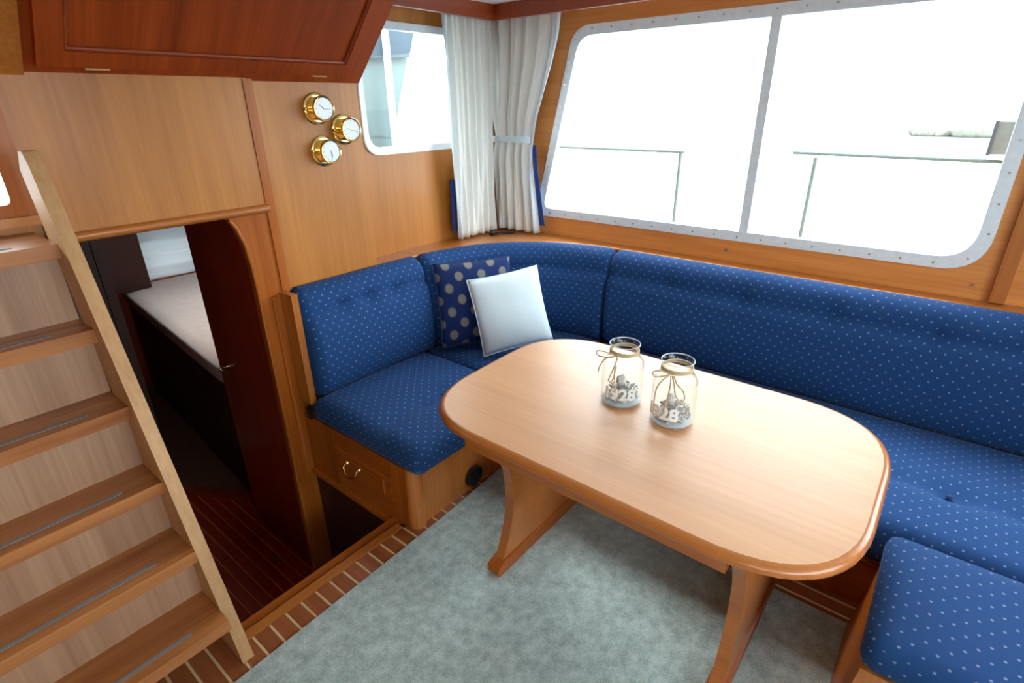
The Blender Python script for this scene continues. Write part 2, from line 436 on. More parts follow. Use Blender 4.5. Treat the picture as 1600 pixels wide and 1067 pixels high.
# ================================================================== STRUCTURE
# --- main floor: teak planks with pale strips, a cut-out for the companionway
fl = struct('floor')
FX0, FX1, FY0, FY1 = -1.32, 2.68, -1.7, 1.50
bm = bmesh.new(); bm_box(bm, FX0, FX1, FY0, FY1, -.06, -.012); bm_box(bm, FX0, .36, FY1, 2.16, -.06, -.012)
finish(bm, 'subfloor', M['dark_wood'], fl)
pitch = .0585
k = 0
x = 1.705
xs = []
while x > -1.3: xs.append(x); x -= pitch
xs += [1.705+pitch]
plank_mesh = {}
def plank(name, mat, x0, x1, y0, y1, z0, z1):
    key = (name, round(x1-x0, 4), round(y1-y0, 3))
    if key not in plank_mesh:
        b = bmesh.new(); bm_box(b, 0, x1-x0, 0, y1-y0, z0, z1)
        bmesh.ops.bevel(b, geom=[e for e in b.edges if all(v.co.z > z1-1e-5 for v in e.verts)], offset=.0012, segments=1, affect='EDGES')
        me = bpy.data.meshes.new(name); b.to_mesh(me); b.free(); me.materials.append(mat); plank_mesh[key] = me
    o = bpy.data.objects.new(name, plank_mesh[key]); COL.objects.link(o); o.location = (x0, y0, 0); return o
for xx in sorted(xs):
    ye = 1.465 if xx > .36 else 2.15
    o = plank('inlay_strip', M['holly'], xx-.0042, xx+.0042, FY0, ye, -.012, .0006); o.parent = fl
    o = plank('plank', M['plank'], xx+.0046, xx+pitch-.0046, FY0, ye, -.012, 0); o.parent = fl
o = box('edge_trim', M['teak_x'], fl, .36, 1.06, 1.466, 1.502, -.06, .006, .004)
o = box('edge_trim', M['rich_x'], fl, .40, 1.085, 1.518, 1.556, -.10, -.008, .004)

# --- lower floor of the companionway
lf = struct('floor_lower')
box('subfloor', M['dark_wood'], lf, .30, 1.12, 1.30, 3.75, -.78, -.734, 0)
xx = 1.075; first = True
while xx > .32:
    o = plank('inlay_strip', M['dark_holly'], xx-.0035, xx+.0035, 1.32, 3.6, -.734, -.7195); o.parent = lf
    if True:
        for (a, b_) in ((1.32, 2.72), (2.725, 3.6)):
            o = plank('plank', M['deep_red_y'], xx-pitch+.0037, xx-.0037, a, b_, -.734, -.72); o.parent = lf
    xx -= pitch
lathe('ring_pull', M['chrome'], lf, [(0, 0), (.018, 0), (.018, .003), (0, .003)], (.93, 2.50, -.7197), n=16)
prism('threshold', M['mahogany_x'], lf, [(.70, 3.78), (1.16, 2.93), (1.20, 2.96), (.74, 3.81)], lambda u, v, w: (u, v, -.735+w), .05, .004)
prism('carpet', M['carpet_low'], lf, [(.72, 3.80), (1.18, 2.95), (2.6, 2.95), (2.6, 5.45), (.3, 5.45), (.3, 3.8)], lambda u, v, w: (u, v, -.76+w), .055)

# --- well and fore cabin walls (dark)
wl = struct('wall_well')
box('panel', M['dark_wood'], wl, 1.088, 1.12, 1.49, 2.17, -.74, -.03, .002)
box('panel', M['dark_wood'], wl, .32, .40, 1.50, 2.17, -.74, -.06, .002)
box('panel', M['dark_wood'], wl, .32, 1.12, 1.30, 1.34, -.74, -.06, .002)
wf = struct('wall_cabin')
box('panel', M['dark_wood'], wf, .28, .42, 2.20, 3.10, -.74, 1.28, .002)
box('panel', M['dark_wood'], wf, .28, .70, 3.10, 3.15, -.74, 1.28, .004)
box('door_casing', M['dark_wood'], wf, .695, .735, 3.085, 3.165, -.72, 1.28, .006)
box('panel', M['mahogany'], wf, 1.09, 1.13, 2.20, 3.0, -.74, 1.28, .002)
box('panel', M['mahogany'], wf, 2.55, 2.62, 2.9, 5.5, -.8, 1.28, .002)
box('panel', M['mahogany'], wf, 1.10, 2.62, 2.90, 2.96, -.8, 1.28, .002)
box('panel', M['dark_wood'], wf, .25, .32, 3.1, 5.5, -.8, 1.28, .002)
plate('panel', M['mahogany'], wf, [(.25, -.8), (2.62, -.8), (2.62, 1.28), (.25, 1.28)], [[(1.52, .32), (1.98, .32), (1.98, .62), (1.52, .62)]], lambda u, v, w: (u, 5.42+w, v), .05)
plate('deckhead', M['dark_wood'], wf, [(.25, 2.34), (2.62, 2.34), (2.62, 5.5), (.25, 5.5)], [rounded([(1.40, 3.6), (2.1, 3.6), (2.1, 4.5), (1.40, 4.5)], .08)], lambda u, v, w: (u, v, 1.26+w), .04)  # deckhead opening added to let daylight onto the berth
box('deckhead', M['dark_wood'], wf, .25, 1.11, 2.21, 2.34, 1.26, 1.30, 0)
w5 = struct('added_hatch')  # unseen hatch, added to light the fore cabin
box('pane', M['glass'], w5, 1.40, 2.10, 3.6, 4.5, 1.285, 1.289, 0)

# --- forward bulkhead of the saloon
wb = struct('wall_front')
Yb = 2.167
box('upper_panel', M['panel'], wb, .385, 1.108, 2.155, 2.185, 1.222, 2.07, .002)
tube('shelf_nosing', M['teak_x'], wb, [(.385, 2.15, 1.232), (1.10, 2.15, 1.232)], .0165, 12)
box('post', M['rich_z'], wb, 1.092, 1.128, 2.150, 2.20, .885, 1.70, .005)
box('gauge_panel', M['panel'], wb, 1.128, 1.605, Yb, 2.30, .872, 2.07, .004)
win2 = [(1.69, 1.378), (2.52, 1.378), (2.52, 1.965), (1.69, 1.965)]
W2o = rounded(win2, .10)
plate('window_panel', M['panel'], wb, [(1.60, .30), (2.80, .30), (2.80, 2.09), (1.60, 2.09)], [W2o], lambda u, v, w: (u, 2.285+w, v), .05)
box('backing_panel', M['dark_wood'], wb, 1.112, 2.70, 2.24, 2.284, -.10, .856, 0)
arch = [(.992, -.73), (.992, .92), (.988, 1.03), (.978, 1.11), (.958, 1.175), (.93, 1.222), (1.112, 1.222), (1.112, -.73)]
prism('door_jamb', M['rich_z'], wb, arch, lambda u, v, w: (u, 2.158+w, v), .045, .004)
tube('door_bead', M['rich_z'], wb, [(.992, 2.160, -.72), (.992, 2.160, .92), (.988, 2.160, 1.03), (.978, 2.160, 1.11), (.958, 2.160, 1.175), (.94, 2.160, 1.205)], .007, 8)
tube('trim_bead', M['rich_z'], wb, [(1.048, 2.156, -.03), (1.048, 2.156, .87)], .008, 8)
box('end_panel', M['teak_z'], wb, 1.078, 1.108, 2.065, 2.157, .36, .882, .006)
# door with a pane at the head of the stairs
plate('panel', M['panel'], wb, [(-1.32, -.06), (.385, -.06), (.385, 2.07), (-1.32, 2.07)], [[(-.36, 1.345), (.332, 1.345), (.332, 1.56), (-.36, 1.56)]], lambda u, v, w: (u, 2.165+w, v), .03)
d2 = struct('door_2')
plate('door_leaf', M['rich_z'], d2, rounded([(-.50, 1.318), (.383, 1.318), (.383, 1.688), (-.50, 1.688)], .004), [rounded([(-.36, 1.352), (.330, 1.352), (.330, 1.55), (-.36, 1.55)], .02)], lambda u, v, w: (u, 2.135+w, v), .028, .003)
box('pane', M['glass'], d2, -.37, .338, 2.150, 2.154, 1.346, 1.558, 0)
box('sill', M['teak_x'], d2, -.50, .385, 2.11, 2.165, 1.292, 1.318, .004)

# --- open door inside the companionway
d1 = struct('door_1')
box('door_leaf', M['deep_red'], d1, 1.04, 1.072, 2.215, 2.89, -.70, 1.20, .004)
lathe('rosette', M['brass'], d1, [(0, 0), (.02, 0), (.02, .006), (0, .006)], (1.04, 2.78, .36), (-1, 0, 0), 16)
tube('handle', M['brass'], d1, [(1.04, 2.78, .36), (1.0, 2.78, .36), (.992, 2.76, .36), (.992, 2.68, .355)], .007, 8)

# --- starboard wall with the large window
wr = struct('wall_right')
XW = 2.68
win1 = [(-.135, .985), (1.985, .985), (1.745, 1.962), (-.135, 1.962)]   # (y, z) outer edge of the metal frame
W1o = rounded(win1, [.15, .05, .13, .15], 8)
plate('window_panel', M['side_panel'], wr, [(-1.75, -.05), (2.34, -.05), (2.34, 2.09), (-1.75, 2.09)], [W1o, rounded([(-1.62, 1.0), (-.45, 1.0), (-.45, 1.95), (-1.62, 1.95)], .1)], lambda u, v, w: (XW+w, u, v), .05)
box('batten', M['teak_z'], wr, 2.655, 2.685, -.225, -.178, .885, 2.07, .008)
for (y, z) in ((.828, .935), (-.119, .936)):
    lathe('snap_stud', M['chrome'], wr, [(0, .006), (.005, .006), (.007, .003), (.007, 0)], (XW, y, z), (-1, 0, 0), 12)
# --- port and aft walls, with their own windows (behind the camera)
wlft = struct('wall_left')
plate('panel', M['teak_y'], wlft, [(-1.75, -.06), (2.34, -.06), (2.34, 2.09), (-1.75, 2.09)], [rounded([(-1.3, 1.3), (-.5, 1.3), (-.5, 1.85), (-1.3, 1.85)], .1)], lambda u, v, w: (-1.32-w, u, v), .05)
wbk = struct('wall_back')
plate('panel', M['teak_x'], wbk, [(-1.37, -.06), (2.73, -.06), (2.73, 2.09), (-1.37, 2.09)], [rounded([(-1.1, 1.08), (1.6, 1.08), (1.6, 1.99), (-1.1, 1.99)], .1)], lambda u, v, w: (u, -1.70-w, v), .05)
ce = struct('ceiling')
box('ceiling_panel', M['white_paint'], ce, -1.37, 2.73, -1.75, 2.34, 2.07, 2.11, 0)
tr1 = struct('trim_1')     # cornice round the ceiling
prism('cornice', M['mahogany_x'], tr1, [(1.45, 2.10), (2.46, 2.10), (2.46, -1.70), (2.485, -1.70), (2.485, 2.125), (1.45, 2.125)], lambda u, v, w: (u, v, 2.0+w), .072, .006)
# --- ledge behind the settee
PATH = catmull([(1.112, 2.166), (1.5, 2.166), (1.83, 2.150), (2.05, 2.108), (2.255, 2.013), (2.406, 1.865), (2.512, 1.685), (2.558, 1.50), (2.570, 1.33), (2.572, .9), (2.574, 0), (2.576, -1.69)], 10)
tr2 = struct('trim_2')
poly = [(p.x, p.y) for p in PATH] + [(2.70, -1.69), (2.70, 2.30), (1.112, 2.30)]
prism('ledge', M['teak_y'], tr2, poly, lambda u, v, w: (u, v, .858+w), .022)
tube('nosing', M['teak_y'], tr2, [(p.x+.002, p.y+.002, .876) for p in PATH], .011, 8)

# --- windows
w1 = struct('window_1')
W1i = rounded(inset(win1, .047), [.12, .04, .10, .12], 8)
plate('frame', M['alu'], w1, W1o, [W1i], lambda u, v, w: (XW-.012+w, u, v), .035, .003)
box('mullion', M['alu'], w1, XW-.008, XW+.026, .742, .782, 1.0, 1.945, .004)
box('pane', M['glass'], w1, XW+.008, XW+.011, .775, 1.975, 1.005, 1.945, 0)
box('pane', M['glass'], w1, XW+.012, XW+.015, -.12, .755, 1.005, 1.945, 0)
def screws(loop, par, to3, n, ax):
    b = bmesh.new(); lathe_bm(b, [(0, .002), (.0035, .002), (.0042, 0)], (0, 0, 0), ax, 8)
    me = bpy.data.meshes.new('screw'); b.to_mesh(me); b.free(); me.materials.append(M['chrome'])
    L = [Vector(p) for p in loop]; d = [0]
    for i in range(len(L)): d.append(d[-1] + (L[(i+1) % len(L)]-L[i]).length)
    for k in range(n):
        s = d[-1]*k/n; i = max(j for j in range(len(L)) if d[j] <= s)
        p = L[i].lerp(L[(i+1) % len(L)], (s-d[i])/max(1e-6, d[i+1]-d[i]))
        o = bpy.data.objects.new('screw', me); COL.objects.link(o); o.parent = par; o.location = to3(p.x, p.y)
screws(rounded(inset(win1, .02), [.13, .045, .115, .13], 8), w1, lambda u, v: (XW-.012, u, v), 52, (-1, 0, 0))
w2 = struct('window_2')
W2i = rounded(inset(win2, .034), .08)
plate('frame', M['white_frame'], w2, W2o, [W2i], lambda u, v, w: (u, 2.272+w, v), .05, .003)
box('pane', M['glass'], w2, 1.70, 2.51, 2.30, 2.304, 1.39, 1.955, 0)
w3 = struct('window_3')
box('pane', M['glass'], w3, -1.345, -1.341, -1.3, -.5, 1.3, 1.85, 0)
w4 = struct('window_4')
box('pane', M['glass'], w4, -1.1, 1.6, -1.73, -1.726, 1.08, 1.99, 0)

# ================================================================== SETTEE
sb = thing('settee_base', 'varnished teak settee base with a brass-handled drawer beside the companionway', 'settee base', (1.4, 1.8, 0))
bm = bmesh.new(); bm_box(bm, 1.096, 1.84, 1.414, 2.14, 0, .285)
finish(bm, 'box', M['teak_z'], sb, bevel=.004)
box('side_frame', M['rich_y'], sb, 1.083, 1.10, 1.534, 1.933, .212, .288, .003)
box('side_frame', M['rich_y'], sb, 1.083, 1.10, 1.534, 1.933, -.022, .072, .003)
box('side_frame', M['rich_z'], sb, 1.082, 1.10, 1.45, 1.532, -.028, .288, .004)
box('side_frame', M['rich_z'], sb, 1.082, 1.10, 1.935, 2.15, -.028, .288, .004)
box('toe_trim', M['rich_y'], sb, 1.066, 1.10, 1.45, 2.15, -.046, -.022, .005)
lathe('corner_post', M['teak_z'], sb, [(0, .287), (.034, .287), (.036, .284), (.036, 0), (0, 0)], (1.116, 1.434, 0), n=24)
dr = box('drawer', M['rich_y'], sb, 1.078, 1.10, 1.54, 1.927, .080, .204, .005)
box('drawer_field', M['rich_y'], dr, 1.071, 1.08, 1.58, 1.887, .104, .180, .004)
for yy in (1.742, 1.828):
    lathe('pull_mount', M['brass'], dr, [(0, .012), (.007, .011), (.011, .005), (.012, 0)], (1.071, yy, .156), (-1, 0, 0), 14)
tube('drop_pull', M['brass'], dr, [(1.060, 1.828, .155), (1.050, 1.83, .143), (1.044, 1.815, .120), (1.042, 1.785, .112), (1.044, 1.755, .120), (1.050, 1.74, .143), (1.060, 1.742, .155)], .0042, 8)
box('bumper', M['rubber'], sb, 1.060, 1.074, 2.05, 2.085, .298, .352, .006)
vt = lathe('air_vent', M['rubber'], sb, [(0, .004), (.036, .004), (.040, .014), (.050, .012), (.053, 0), (0, 0)], (1.438, 1.412, .062), (0, -1, 0), 28)
for k in range(-2, 3):
    hw = sqrt(.034**2-(k*.012)**2)
    box('slat', M['rubber'], vt, 1.438-hw, 1.438+hw, 1.399, 1.409, .062+k*.012-.0035, .062+k*.012+.0035, .001)

sb2 = thing('settee_base', 'long teak settee base under the windows, behind the table', 'settee base', (2.2, .2, 0))
box('box', M['rich_y'], sb2, 1.795, 2.56, -1.69, 1.412, 0, .25, .004)
box('corner_box', M['dark_wood'], sb2, 1.845, 2.66, 1.414, 2.235, 0, .25, 0)
for a, b_ in ((-1.1, -.02), (.0, 1.0)):
    lid = box('locker_door', M['rich_y'], sb2, 1.783, 1.797, a, b_, .03, .175, .004)
box('brass_strip', M['brass'], sb2, 1.776, 1.797, -.30, -.02, .196, .206, .001)

SEAT_T = .405
def seat(name, label, **k):
    t = thing(name, label, 'cushion', ((k['x0']+k['x1'])/2, (k['y0']+k['y1'])/2, k['z0']), 'blue dotted seat cushions')
    btn = k.pop('buttons', ())
    cushion('cover', M['fabric'], t, **k)
    for bx, by in btn:
        lathe('button', M['piping'], t, [(0, .005), (.006, .004), (.009, 0), (.009, -.012), (0, -.012)], (bx, by, k['z1']+k.get('puff', .018)-.019), n=12)
    return t
seat('seat_cushion', 'blue dotted seat cushion above the drawer, next to the companionway', x0=1.072, x1=1.752, y0=1.345, y1=2.04, z0=.288, z1=SEAT_T, r=.034, puff=.02,
     creases=(((1.08, 1.60), (1.36, 1.60)), ((1.36, 1.60), (1.74, 1.60))), tufts=((1.465, 1.60),), buttons=((1.465, 1.60),))
seat('seat_cushion', 'blue dotted corner seat cushion under the two pillows', x0=1.756, x1=2.44, y0=1.345, y1=2.04, z0=.288, z1=SEAT_T-.004, r=.03, puff=.010)
BT = [(1.99, y) for y in (-1.2, -.95, -.7, -.455, -.21, .04, .29, .55, .8, 1.05)]
seat('seat_cushion', 'long blue dotted seat cushion below the side windows', x0=1.705, x1=2.44, y0=-1.68, y1=1.341, z0=.252, z1=SEAT_T, r=.034, puff=.022,
     creases=(((1.99, -1.7), (1.99, 1.35)),), tufts=BT, buttons=BT)

# backrests: a padded section swept along the ledge
PL = [0]
for a, b_ in zip(PATH, PATH[1:]): PL.append(PL[-1] + (b_-a).length)
def path_at(s):
    s = min(max(s, 0), PL[-1]-1e-5); i = max(j for j in range(len(PL)-1) if PL[j] <= s)
    t = (s-PL[i])/(PL[i+1]-PL[i]); p = PATH[i].lerp(PATH[i+1], t)
    s0 = max(s-.03, 0); s1 = min(s+.03, PL[-1])
    def q(ss):
        j = max(j for j in range(len(PL)-1) if PL[j] <= min(ss, PL[-1]-1e-5)); return PATH[j].lerp(PATH[j+1], (ss-PL[j])/(PL[j+1]-PL[j]))
    d = (q(s1)-q(s0)).normalized()
    return p, Vector((d.y, -d.x))            # point, normal into the room (path runs +x then -y)
PROF = [(.006, .425), (.006, .41), (.03, .398), (.10, .394), (.140, .401), (.157, .43), (.163, .50), (.160, .58), (.152, .66), (.142, .72), (.128, .750), (.108, .768), (.101, .778), (.106, .795), (.104, .82), (.088, .85), (.066, .874), (.040, .886), (.014, .887), (.006, .876), (.006, .6)]
# profile runs from the hidden back, under the seat line, up the face and over the rounded top
def backrest(label, s0, s1, btn=()):
    mid, nn = path_at((s0+s1)/2)
    t = thing('backrest_cushion', label, 'cushion', (mid.x+nn.x*.08, mid.y+nn.y*.08, .40), 'blue dotted backrest cushions')
    n = max(8, int((s1-s0)/.025)); bm = bmesh.new(); uvl = bm.loops.layers.uv.new('UVMap')
    pl = [0]
    for a, b_ in zip(PROF, PROF[1:]): pl.append(pl[-1] + sqrt((a[0]-b_[0])**2 + (a[1]-b_[1])**2))
    rows = []
    for i in range(n+1):
        s = s0 + (s1-s0)*i/n; e = min(s-s0, s1-s)
        sh = sqrt(max(0, 1-(1-min(1, e/.03))**2)) if e < .03 else 1     # rounded ends
        p, nr = path_at(s); row = []
        for (d, z) in PROF:
            dd = d - .030*(1-sh)*(d/.16); zz = z - .022*(1-sh)*max(0, (z-.6)/.28)
            if z > .45 and d > .05:
                dd += .012*sin(pi*min(1, e/.25)/2)*math.exp(-((z-.6)/.16)**2)     # belly
                for bs in btn: dd -= .022*math.exp(-((s-bs)**2 + (z-.775)**2)/.0012)
            dd = max(dd, .005)
            q = p + nr*dd; row.append(bm.verts.new((q.x, q.y, zz)))
        rows.append((s, row))
    for (sa, a), (sb_, b_) in zip(rows, rows[1:]):
        for k in range(len(PROF)):
            k2 = (k+1) % len(PROF)
            f = bm.faces.new((a[k], a[k2], b_[k2], b_[k]))
            for l, (ss, kk) in zip(f.loops, ((sa, k), (sa, k2), (sb_, k2), (sb_, k))): l[uvl].uv = (ss, pl[kk])
    for r in (rows[0][1], rows[-1][1]):
        f = bm.faces.new(r)
        for l in f.loops: l[uvl].uv = (.0115, .0345)
    bmesh.ops.recalc_face_normals(bm, faces=bm.faces)
    me = bpy.data.meshes.new('cover'); bm.to_mesh(me); bm.free(); link('cover', me, M['fabric'], t, smooth=True)
    for bs in btn:
        p, nr = path_at(bs); q = p + nr*.080
        lathe('button', M['piping'], t, [(0, .008), (.007, .006), (.010, 0), (0, -.004)], (q.x, q.y, .772), (nr.x, nr.y, .25), 12)
    return t
def s_of(px, py): return min(range(len(PATH)), key=lambda i: (PATH[i].x-px)**2 + (PATH[i].y-py)**2)
sA = PL[s_of(1.83, 2.15)]; sB = PL[s_of(2.570, 1.36)]
backrest('blue dotted backrest cushion with three buttons under the brass gauges', .004, sA-.002, [.19, .34, .50])
backrest('curved blue dotted corner backrest cushion behind the two pillows', sA+.002, sB-.002)
sb0 = sB + .002; L3 = PL[-1]-sb0
backrest('long blue dotted backrest cushion below the side windows', sb0, PL[-1]-.01, [sb0 + .36*k + .33 for k in range(int((L3-.3)/.36))])

# ================================================================== PILLOWS
def pillow(name, label, mat, c, u, v, w, h, th, pinch=.045):
    u = Vector(u).normalized(); v = Vector(v); v = (v-u*v.dot(u)).normalized(); n = u.cross(v)
    t = thing(name, label, 'pillow', c, 'pillows in the settee corner'); c = Vector(c); G = 22
    bm = bmesh.new(); uvl = bm.loops.layers.uv.new('UVMap'); front, back = {}, {}
    for i in range(G+1):
        for j in range(G+1):
            a = 2*i/G-1; b_ = 2*j/G-1
            x = a*w/2*(1-pinch*(1-b_*b_)*abs(a)); y = b_*h/2*(1-pinch*(1-a*a)*abs(b_))
            k = max(0, (1-a*a)*(1-b_*b_))**.42
            wr_ = .004*noise.noise(Vector((a*2.2, b_*2.2, w*9)))
            P = c + u*x + v*y; edge = i in (0, G) or j in (0, G)
            front[i, j] = bm.verts.new(P + n*(th/2*k + wr_*k))
            back[i, j] = front[i, j] if edge else bm.verts.new(P - n*(th/2*k))
    for i in range(G):
        for j in range(G):
            q = [(i, j), (i+1, j), (i+1, j+1), (i, j+1)]
            for D, qq in ((front, q), (back, q[::-1])):
                f = bm.faces.new([D[p] for p in qq])
                for l, (ii, jj) in zip(f.loops, qq): l[uvl].uv = ((ii/G)*w, (jj/G)*h)
    bmesh.ops.recalc_face_normals(bm, faces=bm.faces)
    me = bpy.data.meshes.new('cover'); bm.to_mesh(me); bm.free(); link('cover', me, mat, t, smooth=True)
    pts = []
    def pt(a, b_): return c + u*(a*w/2*(1-pinch*(1-b_*b_)*abs(a))) + v*(b_*h/2*(1-pinch*(1-a*a)*abs(b_)))
    for k in range(G): pts.append(pt(-1+2*k/G, -1))
    for k in range(G): pts.append(pt(1, -1+2*k/G))
    for k in range(G): pts.append(pt(1-2*k/G, 1))
    for k in range(G): pts.append(pt(-1, 1-2*k/G))
    tube('seam', M['piping'] if mat == M['navy'] else mat, t, pts, .0035, 6, True)
    return t
pillow('pillow', 'navy linen pillow with large grey spots leaning in the settee corner', M['navy'], (1.985, 1.862, .645), (.365, -.225, .0), (.055, .12, .424), .42, .44, .11)
pillow('pillow', 'plain white square pillow in front of the navy spotted one', M['white_linen'], (2.012, 1.652, .632), (.292, -.218, .05), (.065, .115, .375), .37, .395, .12)

# ================================================================== TABLE
tb = thing('dining_table', 'oblong teak table with rounded ends on the grey carpet', 'table', (1.36, .6, .01))
ZT = .72
top2 = [(.948, -.035), (1.775, -.035), (1.775, 1.222), (.948, 1.222)]
TO = rounded(top2, .30, 12)
# bull-nosed slab
bm = bmesh.new()
secs = [(0.030, ZT-.034), (.010, ZT-.031), (.002, ZT-.024), (0, ZT-.016), (.002, ZT-.008), (.009, ZT-.002), (.016, ZT)]
def ring(d): return rounded(inset(top2, d), .30-d, 12)
rings = [[bm.verts.new((x, y, z)) for x, y in ring(d)] for d, z in secs]
for a, b_ in zip(rings, rings[1:]):
    m = len(a)
    for k in range(m): bm.faces.new((a[k], a[(k+1) % m], b_[(k+1) % m], b_[k]))
bm.faces.new(rings[0][::-1]); bm.faces.new(rings[-1])
edge = finish(bm, 'edge_band', M['table_edge'], tb, smooth=True)
prism('tabletop', M['table'], tb, rounded(inset(top2, .019), .281, 12), lambda u, v, w: (u, v, ZT-.004+w), .0046)
for x0 in (.988, 1.712):
    box('apron', M['table_edge'], tb, x0, x0+.026, .205, 1.0, ZT-.085, ZT-.033, .003)
for y0 in (.188, .985):
    half = [(.66, 1.035), (.60, 1.075), (.55, 1.12), (.5, 1.155), (.42, 1.188), (.34, 1.198), (.26, 1.198), (.19, 1.186), (.13, 1.166), (.085, 1.145), (.06, 1.132)]
    mirror = 2*1.395
    poly = [(x, z) for z, x in half] + [(mirror-x, z) for z, x in half[::-1]]
    poly = [(x, z + (.026 if z > .6 else 0)) for x, z in poly]
    pan = prism('leg_panel', M['table_edge'], tb, poly, lambda u, v, w, y0=y0: (u, y0+w, v), .036, .006, 3)
    fp = rounded([(1.097, .0113), (1.693, .0113), (1.693, .050), (1.655, .066), (1.14, .066), (1.097, .050)], [.016, .016, .022, .03, .03, .022], 4)
    prism('sled_foot', M['rich_x'], tb, fp, lambda u, v, w, y0=y0: (u, y0-.009+w, v), .054, .012, 3)

# ================================================================== JARS
def text_mesh(s, size):
    cu = bpy.data.curves.new('lettering', 'FONT'); cu.body = s; cu.size = size; cu.align_x = 'CENTER'; cu.extrude = .0008; cu.resolution_u = 3
    cu.offset = size*.035
    o = bpy.data.objects.new('lettering', cu); COL.objects.link(o)
    dg = bpy.context.evaluated_depsgraph_get(); me = bpy.data.meshes.new_from_object(o.evaluated_get(dg))
    bpy.data.objects.remove(o); bpy.data.curves.remove(cu); return me
def jar(label, c, face, bow):
    t = thing('glass_jar', label, 'jar', (c[0], c[1], ZT+.0007), 'glass jars on the table')
    z0 = ZT+.0012; cx, cy = c
    outer = [(0, 0), (.054, 0), (.061, .003), (.0645, .010), (.0655, .03), (.0655, .125), (.063, .140), (.055, .153), (.045, .161), (.0415, .168), (.0415, .182), (.0445, .192), (.0475, .197)]
    inner = [(.0455, .1985), (.0425, .192), (.039, .182), (.039, .168), (.0425, .159), (.053, .150), (.0605, .138), (.063, .125), (.063, .03), (.061, .014), (.054, .010), (0, .009)]
    lathe('glass_body', M['jar'], t, [(r, z0+h) for r, h in outer+inner], (cx, cy, 0), n=48)
    bm = bmesh.new(); lathe_bm(bm, [(.0462, z0+.1975), (.0478, z0+.199), (.0472, z0+.201), (.0455, z0+.2005), (.0450, z0+.1985)], (cx, cy, 0), n=48, close=True)
    finish(bm, 'rim', M['thick_glass'], t, smooth=True)
    lathe('glass_foot', M['thick_glass'], t, [(0, z0+.0004), (.053, z0+.0004), (.0598, z0+.0034), (.0625, z0+.0095), (.0605, z0+.0112), (0, z0+.0105)], (cx, cy, 0), n=48)
    # pebbles
    r2 = random.Random(int(cx*1000)); bm = bmesh.new()
    for k in range(420):
        rr = .052*sqrt(r2.random()); a = r2.random()*2*pi
        hh = .015 + r2.random()*(.022 + .012*cos(a-face-2.6))
        sc = .0028 + .0028*r2.random()
        mt = Matrix.Translation((cx+rr*cos(a), cy+rr*sin(a), z0+hh)) @ Matrix.Diagonal((sc, sc*(.7+.5*r2.random()), sc*.75, 1))
        bmesh.ops.create_icosphere(bm, subdivisions=1, radius=1, matrix=mt)
    pb = finish(bm, 'pebbles', M['pebble'], t, smooth=True); pb['kind'] = 'stuff'
    # grey stone standing in the pebbles
    bm = bmesh.new(); bmesh.ops.create_icosphere(bm, subdivisions=2, radius=1, matrix=Matrix.Translation((cx+.016, cy+.012, z0+.060)) @ Matrix.Diagonal((.021, .012, .020, 1)))
    for v in bm.verts: v.co += (v.co-Vector((cx+.016, cy+.012, z0+.06)))*.5*noise.noise(v.co*70)
    finish(bm, 'stone', M['pebble'], t, smooth=True)
    # lettering wrapped round the glass
    me = text_mesh('1928', .054)
    for v in me.vertices:
        a = face + v.co.x/.0665; r = .0662 + v.co.z
        v.co = Vector((cx+r*cos(a), cy+r*sin(a), z0+.034+v.co.y))
    link('lettering', me, M['letter'], t)
    # twine round the neck, with bow and tails
    for k in range(3):
        tube('twine', M['twine'], t, [(cx+.0438*cos(a), cy+.0438*sin(a), z0+.1715+k*.0042+.0012*sin(2*a+k)) for a in [2*pi*i/28 for i in range(28)]], .0025, 6, True)
    # local frame on the neck's side
    def L(ang, r, h): return (cx+r*cos(ang), cy+r*sin(ang), z0+h)
    for pts in bow:
        P3 = catmull([Vector(L(face+a, r, h)) for a, r, h in pts], 6)
        tube('twine_bow', M['twine'], t, P3, .0022, 6)
    return t
fa = math.atan2(-.69, -1.40)
jar('twine-tied glass jar of pebbles, nearer the pillows, its number 1928 fully readable', (1.402, .695), fa-.12, [
    [(-.55, .045, .172), (-.9, .070, .182), (-1.15, .088, .178), (-1.05, .084, .166), (-.75, .060, .165), (-.5, .046, .170)],
    [(-.5, .046, .170), (-.85, .066, .160), (-1.0, .078, .135), (-1.02, .084, .110)],
    [(-.35, .046, .168), (-.28, .062, .150), (-.25, .0685, .12), (-.18, .070, .09), (-.16, .0695, .065)],
    [(-.3, .046, .168), (-.30, .064, .148), (-.42, .069, .118), (-.52, .0695, .098), (-.40, .0695, .092), (-.28, .069, .11), (-.22, .064, .148)]])
jar('twine-tied glass jar of pebbles nearer the middle of the table, its number turned aside', (1.388, .518), fa-.62, [
    [(.0, .045, .172), (-.28, .066, .180), (-.45, .078, .172), (-.36, .074, .160), (-.1, .056, .165), (.1, .046, .170)],
    [(.1, .046, .168), (-.12, .064, .150), (-.30, .069, .12), (-.36, .0695, .07), (-.36, .0695, .035)],
    [(.2, .046, .168), (.32, .064, .150), (.30, .0685, .12), (.22, .0695, .08), (.12, .0695, .045)],
    [(.3, .046, .168), (.48, .064, .148), (.60, .069, .118), (.82, .0695, .098), (.96, .0695, .11), (.86, .069, .135), (.6, .062, .152), (.4, .046, .168)]])

